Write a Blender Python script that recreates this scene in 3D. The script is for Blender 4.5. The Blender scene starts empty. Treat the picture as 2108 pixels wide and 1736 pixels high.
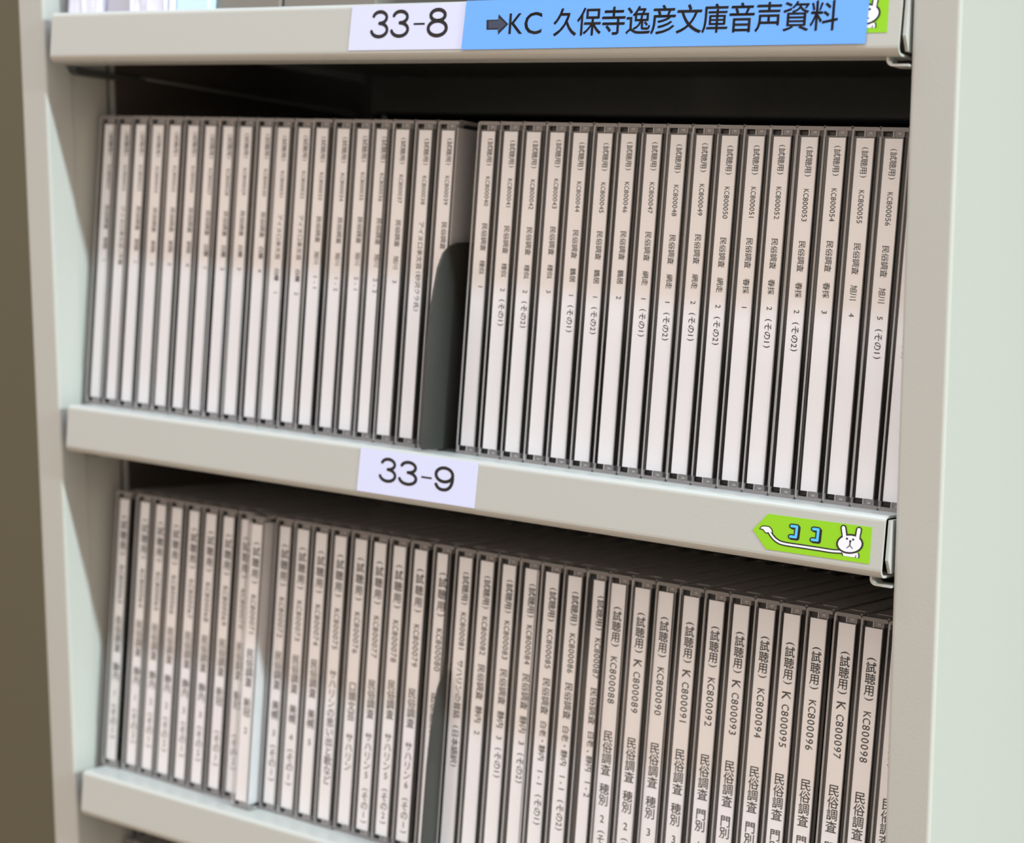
import bpy, bmesh, math, random
from mathutils import Matrix, Vector
C = bpy.context.scene.collection
SC = bpy.context.scene
MM = 0.001
Z0 = 1.30                       # height of the upper shelf's front edge (m)
ALPHA = 0.12304094              # the shelves slope down towards the back
PITCH_S = 164.3352              # shelf spacing (mm)

# ------------------------------------------------------------------ camera
cam_d = bpy.data.cameras.new('camera')
cam = bpy.data.objects.new('camera', cam_d); C.objects.link(cam); SC.camera = cam
R_ = Vector((0.818067647, 0.575121525, -0.000745505)); U_ = Vector((-0.0993513, 0.14259637, 0.984782)); F_ = Vector((-0.56647563, 0.80554423, -0.17379255))
m = Matrix.Identity(4)
for i in range(3):
    m[i][0] = R_[i]; m[i][1] = U_[i]; m[i][2] = -F_[i]
m[0][3], m[1][3], m[2][3] = 630.3935*MM, -563.232*MM, Z0 - 26.8034*MM
cam.matrix_world = m
cam_d.sensor_width = 36.0; cam_d.sensor_fit = 'HORIZONTAL'
cam_d.lens = 36.0*4009.7593/2108.0
cam_d.clip_start = 0.01; cam_d.clip_end = 50
cam_d.dof.use_dof = True; cam_d.dof.focus_distance = 0.652; cam_d.dof.aperture_fstop = 11.0

# ------------------------------------------------------------------ world, lamps, exposure
w = bpy.data.worlds.new('world'); SC.world = w; w.use_nodes = True
bg = w.node_tree.nodes['Background']
# the room around the rack: bright ceiling, warm floor bounce, dark eye-level band added to deepen the rack's inner shade
wn = w.node_tree; tc = wn.nodes.new('ShaderNodeTexCoord'); sx = wn.nodes.new('ShaderNodeSeparateXYZ'); rp = wn.nodes.new('ShaderNodeValToRGB'); ad = wn.nodes.new('ShaderNodeMath')
ad.operation = 'MULTIPLY_ADD'; ad.inputs[1].default_value = 0.5; ad.inputs[2].default_value = 0.5
wn.links.new(tc.outputs['Generated'], sx.inputs[0]); wn.links.new(sx.outputs['Z'], ad.inputs[0]); wn.links.new(ad.outputs[0], rp.inputs[0]); wn.links.new(rp.outputs[0], bg.inputs[0])
el = rp.color_ramp.elements
el[0].position = 0.0; el[0].color = (0.52, 0.38, 0.27, 1); el[1].position = 1.0; el[1].color = (0.92, 0.78, 0.68, 1)
for ps, c in ((0.40, (0.74, 0.61, 0.51, 1)), (0.452, (0.72, 0.61, 0.53, 1)), (0.468, (0.10, 0.085, 0.075, 1)), (0.535, (0.10, 0.085, 0.075, 1)), (0.552, (0.74, 0.63, 0.55, 1)), (0.66, (0.92, 0.785, 0.685, 1))):
    e = el.new(ps); e.color = c
bg.inputs[1].default_value = 1.60
def area(name, loc, rot, sx, sy, power, col):
    l = bpy.data.lights.new(name, 'AREA'); l.shape = 'RECTANGLE'; l.size = sx; l.size_y = sy; l.energy = power; l.color = col
    o = bpy.data.objects.new(name, l); C.objects.link(o); o.location = loc; o.rotation_euler = rot
    return o
# row of ceiling tubes that runs along the aisle, in front of the rack
area('ceiling_tube', (0.7, -0.345, Z0+1.20), (0, 0, 0), 2.4, 0.05, 20, (0.72, 1.0, 1.30))
area('ceiling_tube', (4.6, -0.34, Z0+1.20), (0, 0, 0), 3.0, 0.05, 570, (0.83, 1.0, 0.98))
SC.view_settings.view_transform = 'Standard'; SC.view_settings.look = 'None'
SC.view_settings.exposure = 0.0; SC.view_settings.gamma = 1.0; SC.view_settings.use_curve_mapping = False
SC.cycles.transparent_max_bounces = 24

# ------------------------------------------------------------------ materials
def mat(name, col, rough=0.5, spec=0.5, metal=0.0, bump=0.0, bscale=800, vary=0.0):
    M = bpy.data.materials.new(name); M.use_nodes = True
    nt = M.node_tree; p = nt.nodes['Principled BSDF']
    p.inputs['Base Color'].default_value = (*col, 1); p.inputs['Roughness'].default_value = rough
    p.inputs['Specular IOR Level'].default_value = spec; p.inputs['Metallic'].default_value = metal
    if bump or vary:
        tc = nt.nodes.new('ShaderNodeTexCoord'); n = nt.nodes.new('ShaderNodeTexNoise'); n.inputs['Scale'].default_value = bscale; n.inputs['Detail'].default_value = 3
        nt.links.new(tc.outputs['Object'], n.inputs['Vector'])
        if bump:
            b = nt.nodes.new('ShaderNodeBump'); b.inputs['Strength'].default_value = bump; b.inputs['Distance'].default_value = 0.0004
            nt.links.new(n.outputs['Fac'], b.inputs['Height']); nt.links.new(b.outputs['Normal'], p.inputs['Normal'])
        if vary:
            r = nt.nodes.new('ShaderNodeMixRGB'); r.inputs[1].default_value = (*[c*(1-vary) for c in col], 1); r.inputs[2].default_value = (*[min(1, c*(1+vary)) for c in col], 1)
            nt.links.new(n.outputs['Fac'], r.inputs[0]); nt.links.new(r.outputs[0], p.inputs['Base Color'])
    return M
def see_through(name, tint, diffuse, amount, rough):
    M = bpy.data.materials.new(name); M.use_nodes = True; nt = M.node_tree; nt.nodes.clear()
    out = nt.nodes.new('ShaderNodeOutputMaterial'); tr = nt.nodes.new('ShaderNodeBsdfTransparent'); tr.inputs[0].default_value = (*tint, 1)
    gl = nt.nodes.new('ShaderNodeBsdfGlossy'); gl.inputs['Roughness'].default_value = rough; gl.inputs[0].default_value = (1, 1, 1, 1)
    lw = nt.nodes.new('ShaderNodeLayerWeight'); lw.inputs[0].default_value = 0.5
    pw = nt.nodes.new('ShaderNodeMath'); pw.operation = 'POWER'; pw.inputs[1].default_value = 5.0; nt.links.new(lw.outputs['Facing'], pw.inputs[0])
    fr = nt.nodes.new('ShaderNodeMath'); fr.operation = 'MULTIPLY_ADD'; fr.inputs[1].default_value = 0.9; fr.inputs[2].default_value = 0.035; nt.links.new(pw.outputs[0], fr.inputs[0])
    mx = nt.nodes.new('ShaderNodeMixShader'); nt.links.new(fr.outputs[0], mx.inputs[0])
    base = tr
    if amount:
        df = nt.nodes.new('ShaderNodeBsdfDiffuse'); df.inputs[0].default_value = (*diffuse, 1)
        m2 = nt.nodes.new('ShaderNodeMixShader'); m2.inputs[0].default_value = amount
        nt.links.new(tr.outputs[0], m2.inputs[1]); nt.links.new(df.outputs[0], m2.inputs[2]); base = m2
    nt.links.new(base.outputs[0], mx.inputs[1]); nt.links.new(gl.outputs[0], mx.inputs[2]); nt.links.new(mx.outputs[0], out.inputs[0])
    return M
PAINT = mat('beige_powder_coat', (0.432, 0.446, 0.422), 0.34, 0.5, bump=0.10, bscale=900)
BACKM = mat('shade_dark_back', (0.006, 0.005, 0.0045), 0.7, 0.15)  # deep shade at the rack's back put into a near-black colour
SIDESHADE = mat('shade_dark_side', (0.085, 0.072, 0.062), 0.7, 0.2)  # dark colour stands in for shade on the rack's inner sides
CLIPM = mat('grey_clip_plastic', (0.06, 0.065, 0.068), 0.4)
PAPER = mat('white_spine_paper', (0.84, 0.85, 0.885), 0.5, 0.35, bump=0.12, bscale=160)
BOOK = mat('booklet_paper', (0.52, 0.52, 0.54), 0.5, 0.4)
INK = mat('black_ink', (0.014, 0.013, 0.014), 0.5, 0.3)
TRAY = mat('dark_disc_tray', (0.014, 0.013, 0.012), 0.3, 0.4)
CLEAR = see_through('clear_case_plastic', (0.985, 0.985, 0.985), (0, 0, 0), 0.0, 0.04)
EDGE = see_through('case_plastic_edge', (0.75, 0.75, 0.76), (0.50, 0.49, 0.49), 0.62, 0.10)
FROST = see_through('moulded_case_plastic', (0.70, 0.69, 0.69), (0.44, 0.425, 0.42), 0.46, 0.10)
TOPW = see_through('case_top_wall', (0.6, 0.6, 0.6), (0.52, 0.50, 0.49), 0.85, 0.12)  # paler copy of the moulded plastic; extra light on the walls put into colour
BLACK = mat('black_steel', (0.036, 0.036, 0.033), 0.38, 0.5, bump=0.1, bscale=500)
TAG = mat('white_tag_paper', (0.60, 0.64, 0.87), 0.6, 0.3)
BLUE = mat('blue_tag_paper', (0.125, 0.37, 0.93), 0.35, 0.5)
DKBLUE = mat('hatched_arrow_fill', (0.030, 0.045, 0.085), 0.5)
GREEN = mat('green_sticker', (0.24, 0.55, 0.003), 0.5, 0.5)
GREENEDGE = mat('sticker_rim', (0.55, 0.75, 0.22), 0.35, 0.5)
WHITE = mat('white_print', (0.76, 0.79, 0.88), 0.4)
CYAN = mat('cyan_print', (0.08, 0.50, 0.90), 0.4)
BAG = mat('crumpled_white_paper', (0.72, 0.72, 0.84), 0.5)
FOLD = mat('pale_grey_folder', (0.45, 0.44, 0.50), 0.6)
PALE = mat('pale_blue_board', (0.55, 0.72, 0.88), 0.6)
GREYB = mat('grey_brown_board', (0.19, 0.17, 0.145), 0.7)
WALLM = mat('shaded_wall_paint', (0.128, 0.115, 0.078), 0.8, 0.2)  # beige wall with the shade beside the rack put into its colour
FLOORM = mat('brown_floor', (0.20, 0.125, 0.075), 0.6)

# ------------------------------------------------------------------ mesh helpers (all sizes in mm)
class MB:
    def __init__(s): s.v = []; s.f = []; s.m = []
    def face(s, pts, mi=0):
        n = len(s.v); s.v += [tuple(p) for p in pts]; s.f.append(tuple(range(n, n+len(pts)))); s.m.append(mi)
    def box(s, x0, x1, y0, y1, z0, z1, mi=0, front=None):
        n = len(s.v)
        s.v += [(x0,y0,z0),(x1,y0,z0),(x1,y1,z0),(x0,y1,z0),(x0,y0,z1),(x1,y0,z1),(x1,y1,z1),(x0,y1,z1)]
        for k, q in enumerate(((0,3,2,1),(4,5,6,7),(0,1,5,4),(1,2,6,5),(2,3,7,6),(3,0,4,7))):
            s.f.append(tuple(n+i for i in q)); s.m.append(front if (front is not None and k == 2) else mi)
    def prism(s, poly, a0, a1, axis='x', mi=0):
        """closed outline pushed along an axis: axis x takes (y,z), axis z takes (x,y), axis y takes (x,z)"""
        def P(p, a): return (a, p[0], p[1]) if axis == 'x' else ((p[0], p[1], a) if axis == 'z' else (p[0], a, p[1]))
        n = len(s.v); k = len(poly)
        s.v += [P(p, a0) for p in poly] + [P(p, a1) for p in poly]
        for i in range(k):
            j = (i+1) % k; s.f.append((n+i, n+j, n+k+j, n+k+i)); s.m.append(mi)
        s.f.append(tuple(n+i for i in range(k))[::-1]); s.m.append(mi)
        s.f.append(tuple(n+k+i for i in range(k))); s.m.append(mi)
    def mesh(s, name, mats, smooth=False):
        me = bpy.data.meshes.new(name)
        me.from_pydata([(x*MM, y*MM, z*MM) for x, y, z in s.v], [], s.f)
        for M in (mats if isinstance(mats, (list, tuple)) else [mats]): me.materials.append(M)
        for p, i in zip(me.polygons, s.m): p.material_index = i
        bm = bmesh.new(); bm.from_mesh(me); bmesh.ops.recalc_face_normals(bm, faces=bm.faces); bm.to_mesh(me); bm.free()
        return me
def arc(cx, cy, r, a0, a1, n=5):
    return [(cx+r*math.cos(math.radians(a0+(a1-a0)*i/n)), cy+r*math.sin(math.radians(a0+(a1-a0)*i/n))) for i in range(n+1)]
def obj(name, me, parent=None):
    o = bpy.data.objects.new(name, me); C.objects.link(o)
    if parent: o.parent = parent
    return o
def tag(o, label, cat, group=None):
    o['label'] = label; o['category'] = cat
    if group: o['group'] = group
    return o
def on_shelf(o, k, u, v, w_):
    """stand an object in the sloping frame of shelf k"""
    c, s = math.cos(ALPHA), math.sin(ALPHA)
    o.location = (u*MM, (v*c+w_*s)*MM, Z0 + (-k*PITCH_S - v*s + w_*c)*MM); o.rotation_euler = (-ALPHA, 0, 0)
    return o
def thing(name, label, cat, group=None):
    return tag(obj(name, None), label, cat, group)

# ------------------------------------------------------------------ glyphs
_cache = {}
def glyph(ch, weight=0.0):
    key = (ch, weight)
    if key not in _cache:
        cu = bpy.data.curves.new('t', 'FONT'); cu.body = ch; cu.size = 1.0; cu.resolution_u = 3; cu.fill_mode = 'FRONT'
        cu.offset = weight
        o = bpy.data.objects.new('t', cu); C.objects.link(o)
        dg = bpy.context.evaluated_depsgraph_get(); me = bpy.data.meshes.new_from_object(o.evaluated_get(dg))
        v = [(p.co.x, p.co.y) for p in me.vertices]; f = [tuple(p.vertices) for p in me.polygons]
        bpy.data.objects.remove(o); bpy.data.curves.remove(cu); bpy.data.meshes.remove(me)
        _cache[key] = (v, f, (min(x for x, y in v), max(x for x, y in v), min(y for x, y in v), max(y for x, y in v)) if v else (0, 1, 0, 1))
    return _cache[key]
REF = glyph('国')[2]; EM = (REF[1]-REF[0])/0.86; RCX, RCY = (REF[0]+REF[1])/2, (REF[2]+REF[3])/2
KB = glyph('K')[2]; LCY = (KB[2]+KB[3])/2
def add_glyph(mb, ch, fx, weight=0.0, bold=0.013):
    v, f, b = glyph(ch, weight)
    for d in ((-bold, bold) if bold else (0,)):             # printed twice, a hair apart, for the heavier stroke
        n = len(mb.v)
        mb.v += [fx(x+d, y+d) for x, y in v]; mb.f += [tuple(n+i for i in q) for q in f]; mb.m += [0]*len(f)
WIDE_V = 'ー―'
def run(mb, text, a, b, mode, cx, y, top, em=None):
    """text down a spine from a to b mm under the card's top; R = turned a quarter, V = upright characters one under another"""
    asc = lambda c: ord(c) < 128
    wt = [0.5 if (asc(c) and (mode == 'R' or c in '()K8C')) else (0.75 if asc(c) else 1.0) for c in text]
    if mode == 'V': wt = [0.5 if c in '()' else 1.0 for c in text]
    unit = (b-a)/sum(wt); em = em or unit; pos = a
    for c, q in zip(text, wt):
        mid = pos + q*unit/2; pos += q*unit
        if c == ' ': continue
        gb = glyph(c)[2]
        turn = mode == 'R' or c in '()ー'
        if asc(c):
            gx = (gb[0]+gb[1])/2; gy = LCY if c not in '()' else (gb[2]+gb[3])/2
            sx = sy = em/EM*0.92
            if mode == 'R': sy *= 1.04; sx = min(sx, q*unit*0.90/max(gb[1]-gb[0], 0.3))
            if c == '1': gx = gb[0]*0.4+gb[1]*0.6
        else:
            gx, gy = RCX, RCY; sx = sy = em/EM
            if c in '・、': gx = (gb[0]+gb[1])/2
        if turn: fx = lambda x, yy, gx=gx, gy=gy, sx=sx, sy=sy, mid=mid: (cx+(yy-gy)*sy, y, top-mid-(x-gx)*sx)
        else: fx = lambda x, yy, gx=gx, gy=gy, sx=sx, sy=sy, mid=mid: (cx+(x-gx)*sx, y, top-mid+(yy-gy)*sy)
        add_glyph(mb, c, fx)
def fit(mb, ch, x0, x1, z0, z1, y):
    """one character stretched into a box on a face"""
    b = glyph(ch)[2]
    add_glyph(mb, ch, lambda x, yy: (x0+(x-b[0])/(b[1]-b[0])*(x1-x0), y, z0+(yy-b[2])/(b[3]-b[2])*(z1-z0)), 0.0, 0.004)

def ell(cx, cy, rx, ry, a0, a1, n=26):
    return [(cx+rx*math.cos(math.radians(a0+(a1-a0)*i/n)), cy+ry*math.sin(math.radians(a0+(a1-a0)*i/n))) for i in range(n+1)]
DIGIT = {'3': [ell(4.2, 7.15, 3.0, 1.95, 165, -90)+ell(4.1, 2.95, 3.55, 2.25, 90, -168)],
         '8': [ell(4.3, 7.3, 2.85, 1.8, 90, 450), ell(4.3, 3.05, 3.6, 2.4, 90, 450)],
         '9': [ell(4.2, 6.45, 3.45, 2.65, 0, 360), [(7.65, 6.45), (7.7, 5.0), (7.5, 3.6), (7.0, 2.3), (6.1, 1.3), (5.0, 0.8), (3.9, 0.7), (2.7, 0.85), (1.7, 1.45), (1.0, 2.5)]]}
def ribbon(mb, pts, wd, y, fx):
    for i, (p, q) in enumerate(zip(pts, pts[1:])):
        L = math.hypot(q[0]-p[0], q[1]-p[1])
        if L < 1e-6: continue
        nx, nz = -(q[1]-p[1])/L*wd/2, (q[0]-p[0])/L*wd/2; yy = y-0.0004*(i % 4)
        mb.face([(*fx((a, c)), yy) for a, c in ((p[0]+nx, p[1]+nz), (q[0]+nx, q[1]+nz), (q[0]-nx, q[1]-nz), (p[0]-nx, p[1]-nz))])
    for i, p in enumerate(pts):
        mb.face([(*fx((p[0]+wd/2*math.cos(k*math.pi/6), p[1]+wd/2*math.sin(k*math.pi/6))), y-0.002-0.0004*(i % 4)) for k in range(12)])
def digit(mb, ch, x0, x1, z0, z1, y, wd=1.25):
    d = MB()
    for pts in DIGIT[ch]: ribbon(d, pts, wd, y, lambda p: (x0+p[0]/8.4*(x1-x0), z0+p[1]/9.8*(z1-z0)))
    n = len(mb.v); mb.v += [(a, yy, q) for a, q, yy in d.v]; mb.f += [tuple(n+i for i in f) for f in d.f]; mb.m += d.m

# ------------------------------------------------------------------ the setting
def structure(name, mb, M):
    o = obj(name, mb.mesh(name, M)); o['kind'] = 'structure'; return o
b = MB(); b.box(-4000, 6000, 420, 470, 0, 2700); structure('wall_back', b, WALLM)
b = MB(); b.box(-4000, 6000, -2500, 470, -40, 0); structure('floor', b, FLOORM)

# ------------------------------------------------------------------ rack uprights and back
rack = thing('storage_rack', 'beige steel storage rack whose uprights frame the sloping shelves of CD cases', 'rack')
TOPZ, BOTZ = (Z0/MM)+520, 0.0
def upright(inner, outer):
    d = 1 if outer < inner else -1                       # +1: left upright, inner face looks right
    I = lambda x: inner - d*x
    r = 1.3
    def pr(pts): return pts
    x0, x1 = (outer, inner) if d == 1 else (inner, outer)
    mb = MB()
    # front post, rounded corners
    post = arc(x0+r, 1.89+r, r, 180, 270)+arc(x1-r, 1.89+r, r, 270, 360)+[(x1, 15.6), (x0, 15.6)]
    mb.prism(post, BOTZ, TOPZ, 'z')
    # inner side sheet set back half a millimetre, slot, then the slotted strip behind it
    a, c = sorted((I(0.5), I(6.0))); mb.box(a, c, 15.6, 36.2, BOTZ, TOPZ)
    a, c = sorted((I(0.4), I(6.0))); mb.box(a, c, 39.4, 41.2, BOTZ, TOPZ)
    a, c = sorted((I(6.0), outer)); mb.box(a, c, 15.6, 236, BOTZ, TOPZ)
    return mb.mesh('upright', PAINT)
obj('upright', upright(-5.48, -20.95), rack)
obj('upright', upright(382.02, 397.71), rack)
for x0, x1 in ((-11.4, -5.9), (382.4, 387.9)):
    b = MB(); b.box(x0, x1, 41.3, 227, BOTZ, TOPZ); obj('side_shade_sheet', b.mesh('side_shade_sheet', SIDESHADE), rack)  # added dark sheets imitating shade behind the uprights
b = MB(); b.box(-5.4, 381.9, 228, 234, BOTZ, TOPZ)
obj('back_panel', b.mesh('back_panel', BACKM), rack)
b = MB()
for k in range(5):
    zc = Z0/MM - k*PITCH_S - 46
    b.box(-5.3, 381.8, 219, 227.9, zc, zc+11.5)
obj('back_rail', b.mesh('back_rail', mat('shade_dark_rail', (0.012, 0.009, 0.008), 0.6, 0.3)), rack)  # rail colour darkened to hold the shade inside the rack

# ------------------------------------------------------------------ shelves
def shelf_meshes():
    t = 0.8
    outer = [(212, 0)] + [(2.0-2.0*math.sin(math.radians(q)), -2.0+2.0*math.cos(math.radians(q))) for q in range(0, 91, 15)] \
        + [(3.0-3.0*math.cos(math.radians(q)), -17.2-3.0*math.sin(math.radians(q))) for q in range(0, 91, 15)] + [(12, -20.2)]
    inner = [(12, -20.2+t), (3.0, -20.2+t)] + [(3.0-(3.0-t)*math.cos(math.radians(q)), -17.2-(3.0-t)*math.sin(math.radians(q))) for q in range(75, -1, -15)] \
        + [(2.0-(2.0-t)*math.sin(math.radians(q)), -2.0+(2.0-t)*math.cos(math.radians(q))) for q in range(90, -1, -15)] + [(212-t, -t), (212-t, -18), (212, -18)]
    mb = MB(); mb.prism(outer+inner, 2.3, 379.6, 'x'); board = mb.mesh('shelf_board', PAINT)
    prof = [(1.2, -1.2), (1.2, -14.2), (4.0, -18.6), (205, -18.6), (205, -1.2)]
    mb = MB(); mb.prism(prof, 380.2, 381.2, 'x'); end_r = mb.mesh('end_plate', PAINT)
    mb = MB(); mb.prism([(1.2, -1.2), (1.2, -4.5), (205, -4.5), (205, -1.2)], 0.7, 1.7, 'x'); end_l = mb.mesh('end_plate', PAINT)
    mb = MB()
    tab = arc(376.6, -20.9, 2.2, 180, 270, 4)
    mb.prism([(374.4, -20.2)]+[(x, z) for x, z in tab]+[(381.9, -23.1), (381.9, -22.4)]+[(x, z) for x, z in arc(376.8, -20.8, 1.6, 270, 180, 4)]+[(375.2, -20.2)], 3.5, 10, 'y')
    clip_r = mb.mesh('support_clip', PAINT)
    mb = MB(); mb.prism([(17, -20.3), (17.5, -22.2), (20, -23.3), (44, -22.6), (58, -21.0), (58, -20.3)], -5.4, -1.0, 'x'); mb.box(-5.3, 0.8, 15.8, 19.5, -20.9, -20.25)
    clip_l = mb.mesh('support_clip', CLIPM)
    mb = MB(); mb.box(-5.7, -3.2, 58.2, 205, -20.4, -19.6); rail = mb.mesh('support_rail', PAINT)
    return board, end_r, end_l, clip_r, clip_l, rail
SH = shelf_meshes()
SHELF_LABEL = ['beige steel shelf at the top edge of the photo with tag 33-8',
               'beige steel shelf across the middle carrying the tag 33-9 and a green arrow sticker',
               'beige steel shelf at the lower left, under the lower row of CD cases',
               'beige steel shelf under the CD cases that peep out at the bottom left corner']
shelves = []
for k in range(4):
    s = thing('shelf', SHELF_LABEL[k], 'shelf', 'sloping shelves of the rack'); on_shelf(s, k, 0, 0, 0); shelves.append(s)
    for nm, me in zip(('shelf_board', 'end_plate', 'end_plate', 'support_clip', 'support_clip', 'support_rail'), SH):
        p = obj(nm, me, s)
        if me is SH[4]: p['label'] = 'dark grey plastic clip under the left end of the shelf'

# ------------------------------------------------------------------ CD cases
def case_meshes():
    H = 124.3
    mb = MB()                                              # back half: plate, spine wall, rear strip
    mb.box(0.0, 0.95, 0.05, 141.5, 1.6, H-1.6, 0)
    mb.box(0.12, 0.68, 0.0, 0.3, 1.2, H-1.2, 1)             # pale strip stands in for light caught on the plate's front edge
    mb.box(0.95, 8.1, 0, 0.7, 3.0, H-3.0, 0); mb.box(8.1, 8.22, 0, 0.7, 3.0, H-3.0, 1)
    mb.box(0.95, 4.0, 84, 141.5, 120.6, 121.8, 2); mb.box(0.95, 4.0, 84, 141.5, 2.0, 3.0, 2)
    mb.box(0.15, 0.85, 0, 1.2, 0.8, 3.2, 1); mb.box(0.15, 0.85, 0, 1.2, H-3.2, H-0.8, 1)
    back = mb.mesh('back_shell', [CLEAR, EDGE, FROST])
    mb = MB()                                              # lid: front plate, top and bottom walls, hinge arms
    mb.box(8.95, 10.0, 0.2, 141.5, 0, H, 0)
    for lo in (True, False):
        z = (lambda q: q) if lo else (lambda q: H-q)
        def bx(x0, x1, y0, y1, za, zb, mi): mb.box(x0, x1, y0, y1, min(z(za), z(zb)), max(z(za), z(zb)), mi)
        bx(0.35, 8.95, 4.0, 80, 0.0, 0.9, 3)                # wall
        bx(4.6, 8.95, 80, 141, 0.0, 0.9, 3)
        if not lo: mb.box(9.2, 9.75, 1.5, 84, H, H+0.35, 1); mb.box(8.9, 9.9, 82, 86, H-0.3, H+0.55, 1); mb.box(2.0, 7.5, 9, 60, H, H+0.1, 3)  # small pale block at the step imitates a corner glint
        bx(0.9, 4.4, 8, 40, 0.9, 1.3, 2)
        # rounded front of the wall
        prof = [(0.25, z(0.35)), (0.9, z(0.0)), (9.2, z(0.0)), (9.9, z(0.4)), (9.9, z(1.3)), (0.25, z(1.3))]
        mb.prism(prof, 0.15, 4.0, 'y', 2)
        bx(5.0, 8.4, 0.5, 5.0, 1.3, 3.1, 2)                 # hinge arm
        bx(4.45, 4.95, 0.15, 2.4, 1.2, 3.2, 1)              # light rib beside the dark notch
        bx(6.2, 7.4, 0.25, 1.2, 1.6, 2.3, 1)
    lid = mb.mesh('lid', [CLEAR, EDGE, FROST, TOPW])
    mb = MB(); mb.box(0.97, 7.9, 1.25, 139, 3.2, H-3.2); mb.box(0.97, 4.3, 1.6, 6, 1.6, H-1.6); tray = mb.mesh('disc_tray', TRAY)
    mb = MB(); mb.box(8.5, 8.8, 0.9, 121, 2.5, H-2.5); booklet = mb.mesh('booklet', BOOK)
    mb = MB(); mb.box(0, 6.2, 0.80, 0.98, 3.2, 120.7); card = mb.mesh('spine_card', PAPER)
    mb = MB(); mb.box(0, 5.0, 0.80, 0.98, 3.2, 120.7); thin = mb.mesh('spine_card', PAPER)
    return back, lid, tray, booklet, card, thin
back_me, lid_me, tray_me, booklet_me, card_me, thin_me = case_meshes()
proto = {n: obj(n, me) for n, me in (('back_shell', back_me), ('lid', lid_me), ('disc_tray', tray_me), ('booklet', booklet_me), ('spine_card', card_me))}
base = obj('cd_case', None); base['category'] = 'cd case'
first = [True]
rng = random.Random(5)
def cd_case(k, u, v, shift, segs, label, group, tx=3.3, em=None, w0=0.0, narrow=False, pull=None):
    pull = rng.uniform(1.5, 4.5) if pull is None else pull
    """one jewel case standing on shelf k; shift = how far the card sits from the case's left edge"""
    if first[0]: root = base; parts = proto; first[0] = False
    else:
        root = base.copy(); C.objects.link(root); parts = {}
        for n, o in proto.items():
            parts[n] = o.copy(); C.objects.link(parts[n])
    tag(root, label, 'cd case', group); on_shelf(root, k, u, v, w0)
    for o in parts.values(): o.parent = root
    parts['spine_card'].location = (shift*MM, 0, 0); parts['booklet'].location = (0, pull*MM, 0)
    if narrow: parts['spine_card'].data = thin_me
    if segs:
        mb = MB()
        for s in segs:
            text, a, bb, mode = s[:4]
            run(mb, text, a, bb, mode, tx, 0.765, 120.7, s[4] if len(s) > 4 else em)
        obj('spine_lettering', mb.mesh('spine_lettering', INK), parts['spine_card'])
    return root

V_CD = 13.6
UA = [0.0, 9.4, 19.6, 28.9, 39.3, 49.7, 59.9, 69.9, 78.0, 89.8, 98.6, 110.0, 120.0, 130.2, 140.8, 150.6, 160.1, 171.1, 181.9]
UB = [200.3, 210.8, 221.0, 231.1, 241.3, 251.4, 261.5, 271.7, 281.6, 291.8, 301.9, 312.0, 321.8, 332.1, 342.2, 352.0, 362.1, 371.9]
UC = [1.5, 13.6, 23.4, 33.0, 44.1, 53.9, 64.1, 73.7, 85.4, 95.9, 105.3, 115.7, 126.1, 136.1, 146.3, 156.5, 167.1, 177.9,
      188.8, 199.1, 209.6, 220.1, 229.7, 239.7, 251.0, 257.9, 269.3, 278.5, 289.8, 299.9, 309.9, 319.8, 330.1, 340.1, 350.7, 360.6, 370.7]
def places(us, width=10.0, lo=0.9, hi=2.9):
    """case edges that touch but never overlap, each near its card; returns (left edge, card shift)"""
    n = len(us); x = [u-1.6 for u in us]
    for _ in range(400):
        for i in range(n-1):
            gap = x[i]+width+0.03-x[i+1]
            if gap > 0: x[i] -= gap/2; x[i+1] += gap/2
        for i in range(n): x[i] += 0.02*((us[i]-1.6)-x[i])
    for i in range(1, n): x[i] = max(x[i], x[i-1]+width+0.02)
    return [(a, min(max(u-a, lo), hi)) for a, u in zip(x, us)]
PAIRS = {'s1': ('釧路', '1', ''), }
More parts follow.
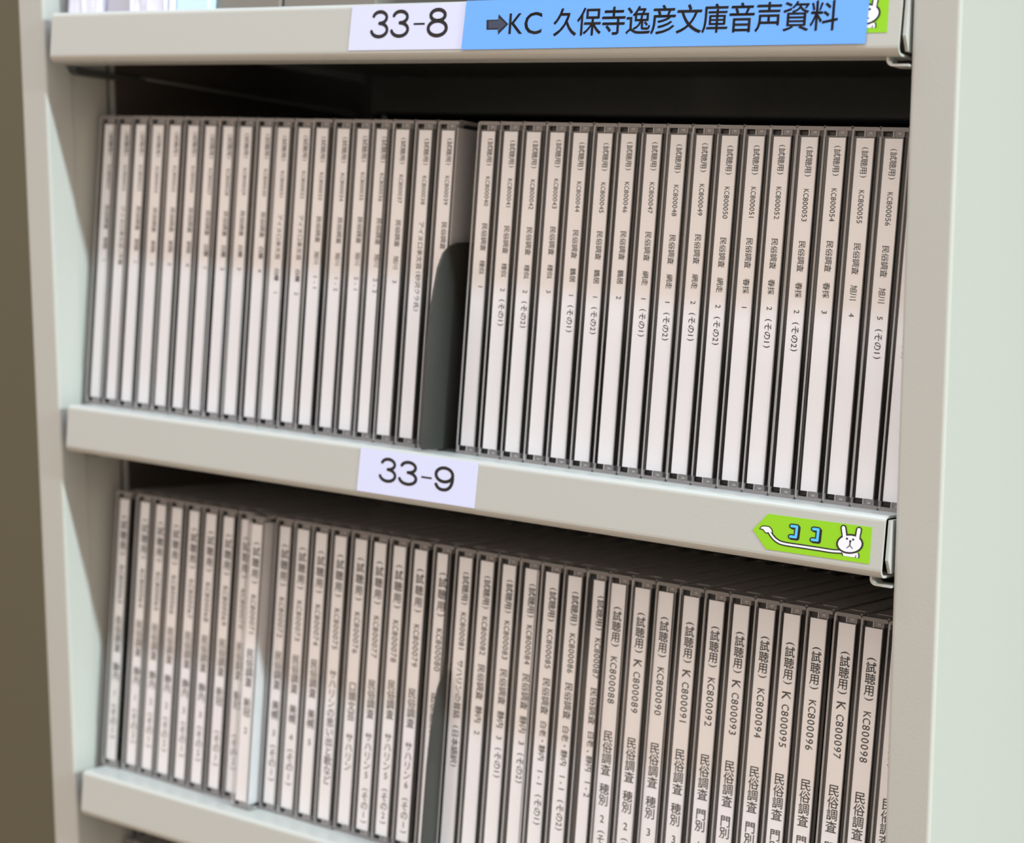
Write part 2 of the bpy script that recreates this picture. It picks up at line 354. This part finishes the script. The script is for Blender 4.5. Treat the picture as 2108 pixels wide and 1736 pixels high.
def upper(n):
    """what is printed on the spines of the upper row: (title, place, number, bracket)"""
    T = '民俗調査'; A = 'アイヌ口承文芸'
    t = {21: (T, '釧路', '1', ''), 22: (A, '(平賀', '', ''), 23: (T, '釧路', '1', ''), 24: (T, '釧路', '2', ''), 25: (T, '釧路', '3', ''), 26: (T, '釧路', '4', ''),
         27: (T, '白糠', '1', ''), 28: (T, '白糠', '2', ''), 29: (T, '白糠', '3', ''), 30: (T, '白糠', '4', ''), 31: (A, '白糠', '1', ''), 32: (A, '白糠', '2', ''),
         33: (T, '旭川', '1-1', ''), 34: (T, '旭川', '1-2', ''), 35: (T, '旭川', '2-1', ''), 36: (T, '旭川', '2-2', ''), 37: (T, '旭川', '3', ''),
         38: (A, '(砂沢クラ氏)', '', ''), 39: (T, '様似', '', ''),
         40: (T, '様似', '1', ''), 41: (T, '様似', '2', '1'), 42: (T, '様似', '2', '2'), 43: (T, '様似', '3', ''), 44: (T, '鶴居', '1', '1'), 45: (T, '鶴居', '1', '2'),
         46: (T, '鶴居', '2', ''), 47: (T, '網走', '1', '1'), 48: (T, '網走', '1', '2'), 49: (T, '網走', '2', '1'), 50: (T, '網走', '2', '2'), 51: (T, '春採', '1', ''),
         52: (T, '春採', '2', '1'), 53: (T, '春採', '2', '2'), 54: (T, '春採', '3', ''), 55: (T, '旭川', '4', ''), 56: (T, '旭川', '5', '1'), 57: (T, '旭川', '5', '2')}
    title, place, num, br = t[n]
    d = rng.uniform(-0.4, 0.4)
    s = [('(試聴用)', 2.7+d, 13.2+d, 'R'), ('KC8000%02d' % n, 17.0+d, 28.0+d, 'R')]
    e = 34.2+2.62*len(title); s.append((title, 34.2+d, e+d, 'R'))
    if place.startswith('('): s.append((place, e+0.5+d, e+0.5+2.62*(len(place)-(1 if place.endswith(')') else 0.5))+d, 'R')); return s
    e += 3.4; s.append((place, e+d, e+5.2+d, 'R')); e += 9.0
    if num: s.append((num, e+d, e+(1.75 if len(num) == 1 else 6.6)+d, 'R', 2.75))
    if br: s.append(('(その%s)' % br, e+4.1+d, e+14.5+d, 'R'))
    return s
ORD = ['first', 'second', 'third', 'fourth', 'fifth', 'sixth', 'seventh', 'eighth', 'ninth', 'tenth', 'eleventh', 'twelfth', 'thirteenth', 'fourteenth',
       'fifteenth', 'sixteenth', 'seventeenth', 'eighteenth', 'nineteenth']
for i, (x, sh) in enumerate(places(UA)):
    n = 21+i; f = i/18
    cd_case(1, x, V_CD+rng.uniform(-0.5, 0.5), sh, upper(n), '%s CD case from the left end of the upper row, spine KC8000%02d' % (ORD[i], n),
            'CD cases left of the bookend on the upper shelf', tx=3.9, narrow=(n == 36), pull=(0.0 if n == 39 else None))
for i, (x, sh) in enumerate(places(UB)):
    n = 40+i; f = min(1, i/12)
    lab = 'CD case in the upper row right of the black bookend, white spine printed KC8000%02d' % n
    if n == 57: lab = 'last CD case of the upper row, half hidden behind the right upright'
    cd_case(1, x, V_CD+rng.uniform(-0.3, 0.3), sh, upper(n), lab, 'CD cases right of the bookend on the upper shelf', tx=4.1-0.75*f)
def lower(n):
    T = '民俗調査'
    if n <= 80:
        kc = [('(試聴用)', 6.9, 25.4, 'V', 4.1), ('KC8000%02d' % n, 29.7, 46.9, 'R', 4.0)]
        tt = {63: ('静内', '1', '1'), 64: ('静内', '1', '2'), 65: ('静内', '2', '1'), 66: ('静内', '2', '2'), 67: ('静内', '3', '1'), 68: ('静内', '3', '2'), 69: ('新冠', '', '1'),
              70: ('新冠', '', '2'), 71: ('新冠', '2', ''), 72: ('美幌', '3', '1'), 73: ('美幌', '4', '1'), 74: ('美幌', '5', '')}
        if n in tt:
            p, q, br = tt[n]; s = kc+[(T, 52.5, 68.7, 'V'), (p, 73.5, 81.6, 'V')]
            if q: s.append((q, 85.5, 89, 'V', 3.8))
            if br: s.append(('(その%s)' % br, 92, 108, 'V'))
            return s
        return kc+{75: [('サハリンの思い出と歌など', 55, 103, 'V')], 76: [('口頭文芸', 58.4, 74.6, 'V'), ('サハリン', 79.6, 95.4, 'V')],
                   77: [(T, 55.7, 71.7, 'V'), ('サハリン5', 77.3, 96.8, 'V'), ('(その1)', 100, 115, 'V')], 78: [(T, 54, 70, 'V'), ('サハリン5', 75.5, 95, 'V'), ('(その2)', 98, 113, 'V')],
                   79: [(T, 55.5, 71.5, 'V'), ('サハリン6', 77, 96.5, 'V'), ('(その1)', 99.5, 114.5, 'V')], 80: [(T, 55.5, 71.5, 'V'), ('サハリン6', 77, 96.5, 'V'), ('(その2)', 99.5, 114.5, 'V')]}[n]
    if n <= 87:
        s = [('(試聴用)', 5.3, 18.8, 'R'), ('KC8000%02d' % n, 21.5, 36.8, 'R', 3.6)]
        if n == 81: return s+[('サハリンの昔話', 40.1, 63.5, 'R'), ('(日本語訳)', 66, 83, 'R')]
        s.append((T, 40.1, 54.2, 'R'))
        p, q, br = {82: ('静内', '2', ''), 83: ('静内', '3', '1'), 84: ('静内', '3', '2'), 85: ('白老・静内', '1-1', '1'), 86: ('白老・静内', '1-1', '2'), 87: ('白老、静内', '1-2', '')}[n]
        e = 56.6+(6.8 if len(p) == 2 else 15.6); s.append((p, 56.6, e, 'R'))
        e += 2.8; L = 1.9 if len(q) == 1 else 7.2; s.append((q, e, e+L, 'R', 3.5)); e += L+2.6
        if br: s.append(('(その%s)' % br, e, e+12.4, 'R'))
        return s
    d = (n-88)*0.13+rng.uniform(-0.3, 0.3)
    s = [('(試聴用)', 8.3+d, 24.0+d, 'V', 3.9)]
    if n in (89, 91, 93, 95, 97): s += [('K', 26.0+d, 29.3+d, 'R', 4.9), ('C8000%02d' % n, 30.6+d, 46.2+d, 'R', 4.0)]
    else: s.append(('KC8000%02d' % n, 27.3+d, 45.2+d, 'R', 4.0))
    p, q, br = {88: ('穂別', '2', '1'), 89: ('穂別', '2', '2'), 90: ('穂別', '3', '1'), 91: ('穂別', '3', ''), 92: ('門別', '1', '1'), 93: ('門別', '1', '2'), 94: ('門別', '2', '1'),
                95: ('門別', '2', '2'), 96: ('門別', '3', '1'), 97: ('門別', '3', '2'), 98: ('門別', '4', ''), 99: ('門別', '5', '')}[n]
    s += [(T, 55.2+d, 72.2+d, 'V'), (p, 75.2+d, 83.7+d, 'V'), (q, 86.7+d, 90.4+d, 'V', 4.1)]
    if br: s.append(('(その%s)' % br, 92.6+d, 107.5+d, 'V'))
    return s
PC = places(UC[:18])+places(UC[18:], hi=2.9)
for i, (x, sh) in enumerate(PC):
    n = 63+i; v = V_CD+rng.uniform(-0.5, 0.5)
    tx = 3.3
    if n <= 80: lab = '%s CD case from the left end of the lower row, spine KC8000%02d' % (ORD[i], n); g = 'CD cases left of the bookend on the lower shelf'
    else: lab = 'CD case in the lower row right of the black bookend, white spine printed KC8000%02d' % n; g = 'CD cases right of the bookend on the lower shelf'
    if n == 71: v = 7.6; lab = 'CD case pulled forward out of the lower row, spine KC800071'
    if n == 99: lab = 'last CD case of the lower row, nearly hidden behind the right upright'
    if n <= 87 and n > 80: tx = 3.6
    cd_case(2, x, v, sh, lower(n), lab, g, tx=tx, narrow=(n in (87, 80)), pull=(0.0 if n == 71 else None))
for i in range(9):                                          # tops that peep out at the bottom left corner
    cd_case(3, -3.4+i*10.12, V_CD+rng.uniform(-0.4, 0.4), 1.6, None, '%s CD case from the left in the row cut off by the bottom edge' % ORD[i], 'CD cases at the bottom left corner')

# ------------------------------------------------------------------ bookends
def bookend(k, u, v0, top, label, thick=1.0, foot=6.0):
    t = thing('bookend', label, 'bookend', 'black bookends among the CD cases'); on_shelf(t, k, u, 0, 0)
    pts = [(110, 0.9), (v0+2.0, 0.9), (v0, 3.0), (v0+0.4, 38), (v0+1.2, 52), (v0+2.4, 61), (v0+4.0, 69), (v0+6.6, 74.5), (v0+10.4, 77.6), (v0+15.5, 79.0), (v0+22, 79.5), (110, 79.5)]
    pts = [(a, q*top/79.5) for a, q in pts]
    mb = MB(); mb.prism(pts, 0, thick, 'x'); obj('upright_plate', mb.mesh('upright_plate', BLACK), t)
    mb = MB(); mb.box(0, max(foot, thick), v0+16, 108, 0.02, 0.9); obj('foot_plate', mb.mesh('foot_plate', BLACK), t)
    return t
bookend(1, 191.0, 0.6, 79.5, 'black steel bookend standing between KC800039 and KC800040 in the upper row', foot=6.5)
bookend(2, 186.45, 4.6, 79.5, 'black steel bookend squeezed between CD cases in the lower row before KC800081', thick=0.6, foot=0.6)

# ------------------------------------------------------------------ tags and stickers on the shelf lips
def plate(poly, y0, y1, M, name):
    mb = MB(); mb.prism(poly, y0, y1, 'y'); return mb.mesh(name, M)
def lip_tag(k, label, poly, M, cat='label', y0=-0.16, y1=-0.02):
    t = thing('shelf_tag', label, cat); on_shelf(t, k, 0, 0, 0)
    obj('tag_paper', plate(poly, y0, y1, M, 'tag_paper'), t)
    return t
t = lip_tag(0, 'white paper tag reading 33-8 on the top shelf lip', [(163.2, -0.9), (216.5, -0.9), (216.5, -16.9), (162.5, -17.0)], TAG)
mb = MB()
for ch, x0, x1, z0, z1 in (('3', 172.3, 180.9, -12.9, -2.5), ('3', 181.6, 190.4, -12.8, -2.5), ('8', 198.1, 207.5, -12.8, -2.2)): digit(mb, ch, x0, x1, z0, z1, -0.21)
mb.box(192.2, 197.2, -0.21, -0.20, -8.2, -7.5)
obj('lettering', mb.mesh('lettering', INK), t)
t = lip_tag(1, 'white paper tag reading 33-9 on the middle shelf lip', [(164.2, -1.1), (219.4, -0.8), (218.9, -17.6), (163.5, -17.7)], TAG)
mb = MB()
for ch, x0, x1, z0, z1 in (('3', 173.7, 182.3, -13.1, -3.4), ('3', 183.0, 192.3, -13.1, -3.5), ('9', 199.8, 209.2, -13.2, -3.7)): digit(mb, ch, x0, x1, z0, z1, -0.21)
mb.box(193.9, 198.8, -0.21, -0.20, -9.25, -8.55)
obj('lettering', mb.mesh('lettering', INK), t)
t = lip_tag(0, 'long blue tag with an arrow and black Japanese writing on the top shelf lip', [(215.3, -0.2), (369.0, -0.2), (368.7, -16.7), (214.4, -17.2)], BLUE, y0=-0.50, y1=-0.36)
mb = MB(); y = -0.55
for ch, x0, x1, z0, z1 in (('K', 234.3, 240.0, -12.0, -5.0), ('C', 240.8, 248.0, -12.2, -4.7)): fit(mb, ch, x0, x1, z0, z1, y)
for i, ch in enumerate('久保寺逸彦文庫音声資料'):
    cx = 257.6+9.66*i; cz = -8.55+0.045*i
    s = 9.9/EM*0.98
    add_glyph(mb, ch, lambda x, yy: (cx+(x-RCX)*s, y, cz+(yy-RCY)*s), 0.0, 0.010)
obj('lettering', mb.mesh('lettering', INK), t)
ar = [(224.6, -7.0), (229.6, -7.0), (229.6, -5.1), (234.0, -8.6), (229.9, -12.2), (229.9, -10.4), (224.8, -10.4)]
mb = MB(); mb.face([(a, -0.55, q) for a, q in ar], 0)
cxa, cza = 229.3, -8.65
mb.face([(cxa+(a-cxa)*0.80, -0.60, cza+(q-cza)*0.74) for a, q in ar], 1)
obj('arrow', mb.mesh('arrow', [INK, DKBLUE]), t)

# green arrow stickers; drawn in sticker pixels, turned into mm on the lip
AX = ((0.0327472211, 0.0026842522, 323.67778525), (0.0043978785, -0.0298845794, -2.00268834))
def px(p, dz=0.0): return (AX[0][0]*p[0]+AX[0][1]*p[1]+AX[0][2], AX[1][0]*p[0]+AX[1][1]*p[1]+AX[1][2]+dz)
def smooth_path(pts, n=6):
    out = []
    for i in range(len(pts)-1):
        p0 = pts[max(i-1, 0)]; p1 = pts[i]; p2 = pts[i+1]; p3 = pts[min(i+2, len(pts)-1)]
        for j in range(n):
            t = j/n
            out.append(tuple(0.5*((2*p1[a])+(-p0[a]+p2[a])*t+(2*p0[a]-5*p1[a]+4*p2[a]-p3[a])*t*t+(-p0[a]+3*p1[a]-3*p2[a]+p3[a])*t**3) for a in (0, 1)))
    return out+[pts[-1]]
class Ink:
    def __init__(s, dz): s.mb = MB(); s.dz = dz; s.lay = 0
    def poly(s, pts, y, mi): s.mb.face([(px(p, s.dz)[0], y, px(p, s.dz)[1]) for p in pts], mi)
    def disc(s, c, rx, ry, y, mi, n=28): s.poly([(c[0]+rx*math.cos(2*math.pi*i/n), c[1]+ry*math.sin(2*math.pi*i/n)) for i in range(n)], y, mi)
    def stroke(s, pts, wd, y, mi):
        for i, (p, q) in enumerate(zip(pts, pts[1:])):
            L = math.hypot(q[0]-p[0], q[1]-p[1]) or 1; nx, ny = -(q[1]-p[1])/L*wd/2, (q[0]-p[0])/L*wd/2
            yy = y-0.0004*(i % 5)
            s.poly([(p[0]+nx, p[1]+ny), (q[0]+nx, q[1]+ny), (q[0]-nx, q[1]-ny), (p[0]-nx, p[1]-ny)], yy, mi)
        for i, p in enumerate(pts): s.disc(p, wd/2, wd/2, y-0.003-0.0004*(i % 5), mi, 12)
def arrow_sticker(k, dz, label):
    t = thing('arrow_sticker', label, 'sticker', 'green arrow stickers on the shelf lips'); on_shelf(t, k, 0, 0, 0)
    out = [(258, 317), (432, 145), (1553, 297), (1525, 690), (408, 535)]
    mb = MB(); mb.prism([px(p, dz) for p in out], -0.13, -0.02, 'y'); obj('sticker_film', mb.mesh('sticker_film', GREEN), t)
    M = [INK, WHITE, CYAN]
    I = Ink(dz)                                             # ココ
    for a in ([(692, 280), (752, 288), (738, 402), (678, 394)], [(930, 312), (985, 320), (972, 437), (915, 429)]):
        I.stroke([(p[0]+13, p[1]+12) for p in a], 52, -0.16, 0); I.stroke(a, 56, -0.20, 0); I.stroke(a, 28, -0.24, 2)
    obj('lettering', I.mb.mesh('lettering', M), t)
    I = Ink(dz)                                             # doodle: pointing arm and a plain animal face
    I.poly([(1240, 560), (1412, 575), (1408, 624), (1250, 602)], -0.19, 1)
    I.stroke([(1234, 570), (1244, 598)], 12, -0.215, 0); I.stroke([(1385, 600), (1378, 620)], 9, -0.215, 0)
    I.stroke([(1412, 575), (1417, 600), (1414, 622)], 13, -0.217, 0)
    arm = smooth_path([(440, 330), (472, 385), (530, 442), (610, 474), (800, 503), (1000, 533), (1130, 553), (1240, 558)])
    I.stroke(arm, 50, -0.16, 0)
    hand = [(345, 305), (362, 286), (400, 284), (440, 290), (468, 318), (476, 352), (452, 338), (436, 346), (418, 352), (398, 342), (384, 320), (366, 308)]
    I.stroke(hand+hand[:1], 22, -0.17, 0); I.poly(hand, -0.205, 1); I.stroke(arm[2:], 21, -0.21, 1)
    for a in ([(1268, 400), (1254, 300)], [(1402, 400), (1418, 322)]): I.stroke(a, 66, -0.22, 0)
    I.disc((1320, 474), 145, 108, -0.225, 0); I.disc((1320, 474), 125, 89, -0.26, 1)
    for a in ([(1268, 410), (1254, 300)], [(1402, 420), (1418, 322)]): I.stroke(a, 36, -0.262, 1)
    I.disc((1292, 418), 12, 12, -0.29, 0); I.disc((1357, 428), 12, 12, -0.29, 0); I.disc((1327, 446), 12, 13, -0.29, 0)
    I.stroke([(1326, 446), (1321, 492)], 13, -0.295, 0); I.stroke([(1290, 518), (1321, 490), (1348, 522)], 9, -0.30, 0)
    obj('doodle', I.mb.mesh('doodle', M), t)
arrow_sticker(1, 0.0, 'green arrow sticker with blue letters at the right end of the middle shelf lip')
arrow_sticker(0, 2.6, 'green arrow sticker mostly covered by the blue tag on the top shelf lip')

# ------------------------------------------------------------------ what stands on the top shelf (only its foot is in view)
def crumpled(u0, u1, v, seed, label):
    r = random.Random(seed); t = thing('paper_bag', label, 'paper bag'); on_shelf(t, 0, 0, 0, 0)
    nx, nz = 8, 14; H = 150; mb = MB()
    def rows(vv, sg): return [[(u0+(u1-u0)*i/nx, vv+sg*r.uniform(0, 3.0)*(1 if j else 0.4), 0.05+H*j/nz+(r.uniform(-2, 2) if 0 < j < nz else 0)) for i in range(nx+1)] for j in range(nz+1)]
    A = rows(v, -1); B = rows(v+60, 1); n = 0
    for g in (A, B):
        for j in range(nz):
            for i in range(nx): mb.face([g[j][i], g[j][i+1], g[j+1][i+1], g[j+1][i]])
    for j in range(nz):
        mb.face([A[j][0], A[j+1][0], B[j+1][0], B[j][0]]); mb.face([A[j][nx], B[j][nx], B[j+1][nx], A[j+1][nx]])
    for i in range(nx):
        mb.face([A[0][i], B[0][i], B[0][i+1], A[0][i+1]]); mb.face([A[nz][i], A[nz][i+1], B[nz][i+1], B[nz][i]])
    obj('bag_body', mb.mesh('bag_body', BAG), t)
    return t
crumpled(-0.4, 19.4, 11, 1, 'crumpled white paper bag at the left end of the top shelf')
crumpled(37.5, 57.0, 11, 2, 'crumpled white paper bag between the grey folder and the white board file')
def file_box(name, u0, u1, v, M, label, cat):
    t = thing(name, label, cat); on_shelf(t, 0, 0, 0, 0)
    mb = MB(); mb.prism([(u0+0.6, v), (u1-0.6, v), (u1, v+0.8), (u1, v+130), (u0, v+130), (u0, v+0.8)], 0.05, 155, 'z'); obj('body', mb.mesh('body', M), t)
    mb = MB(); mb.box(u0+(u1-u0)*0.2, u0+(u1-u0)*0.8, v-0.25, v-0.02, 40, 110); obj('title_strip', mb.mesh('title_strip', TAG), t)
file_box('document_folder', 20.2, 36.8, 13, FOLD, 'pale grey folder between two crumpled paper bags on the top shelf', 'folder')
file_box('board_file', 57.6, 60.6, 11, WHITE, 'thin white board file beside the pale blue file on the top shelf', 'file')
file_box('box_file', 61.0, 78.8, 12, PALE, 'pale blue box file on the top shelf', 'file')
file_box('storage_box', 79.6, 113.0, 16, GREYB, 'grey brown box right beside the pale blue file on the top shelf', 'box')
file_box('storage_box', 113.8, 160.0, 17, GREYB, 'grey brown box on the top shelf above the left edge of the 33-8 tag', 'box')
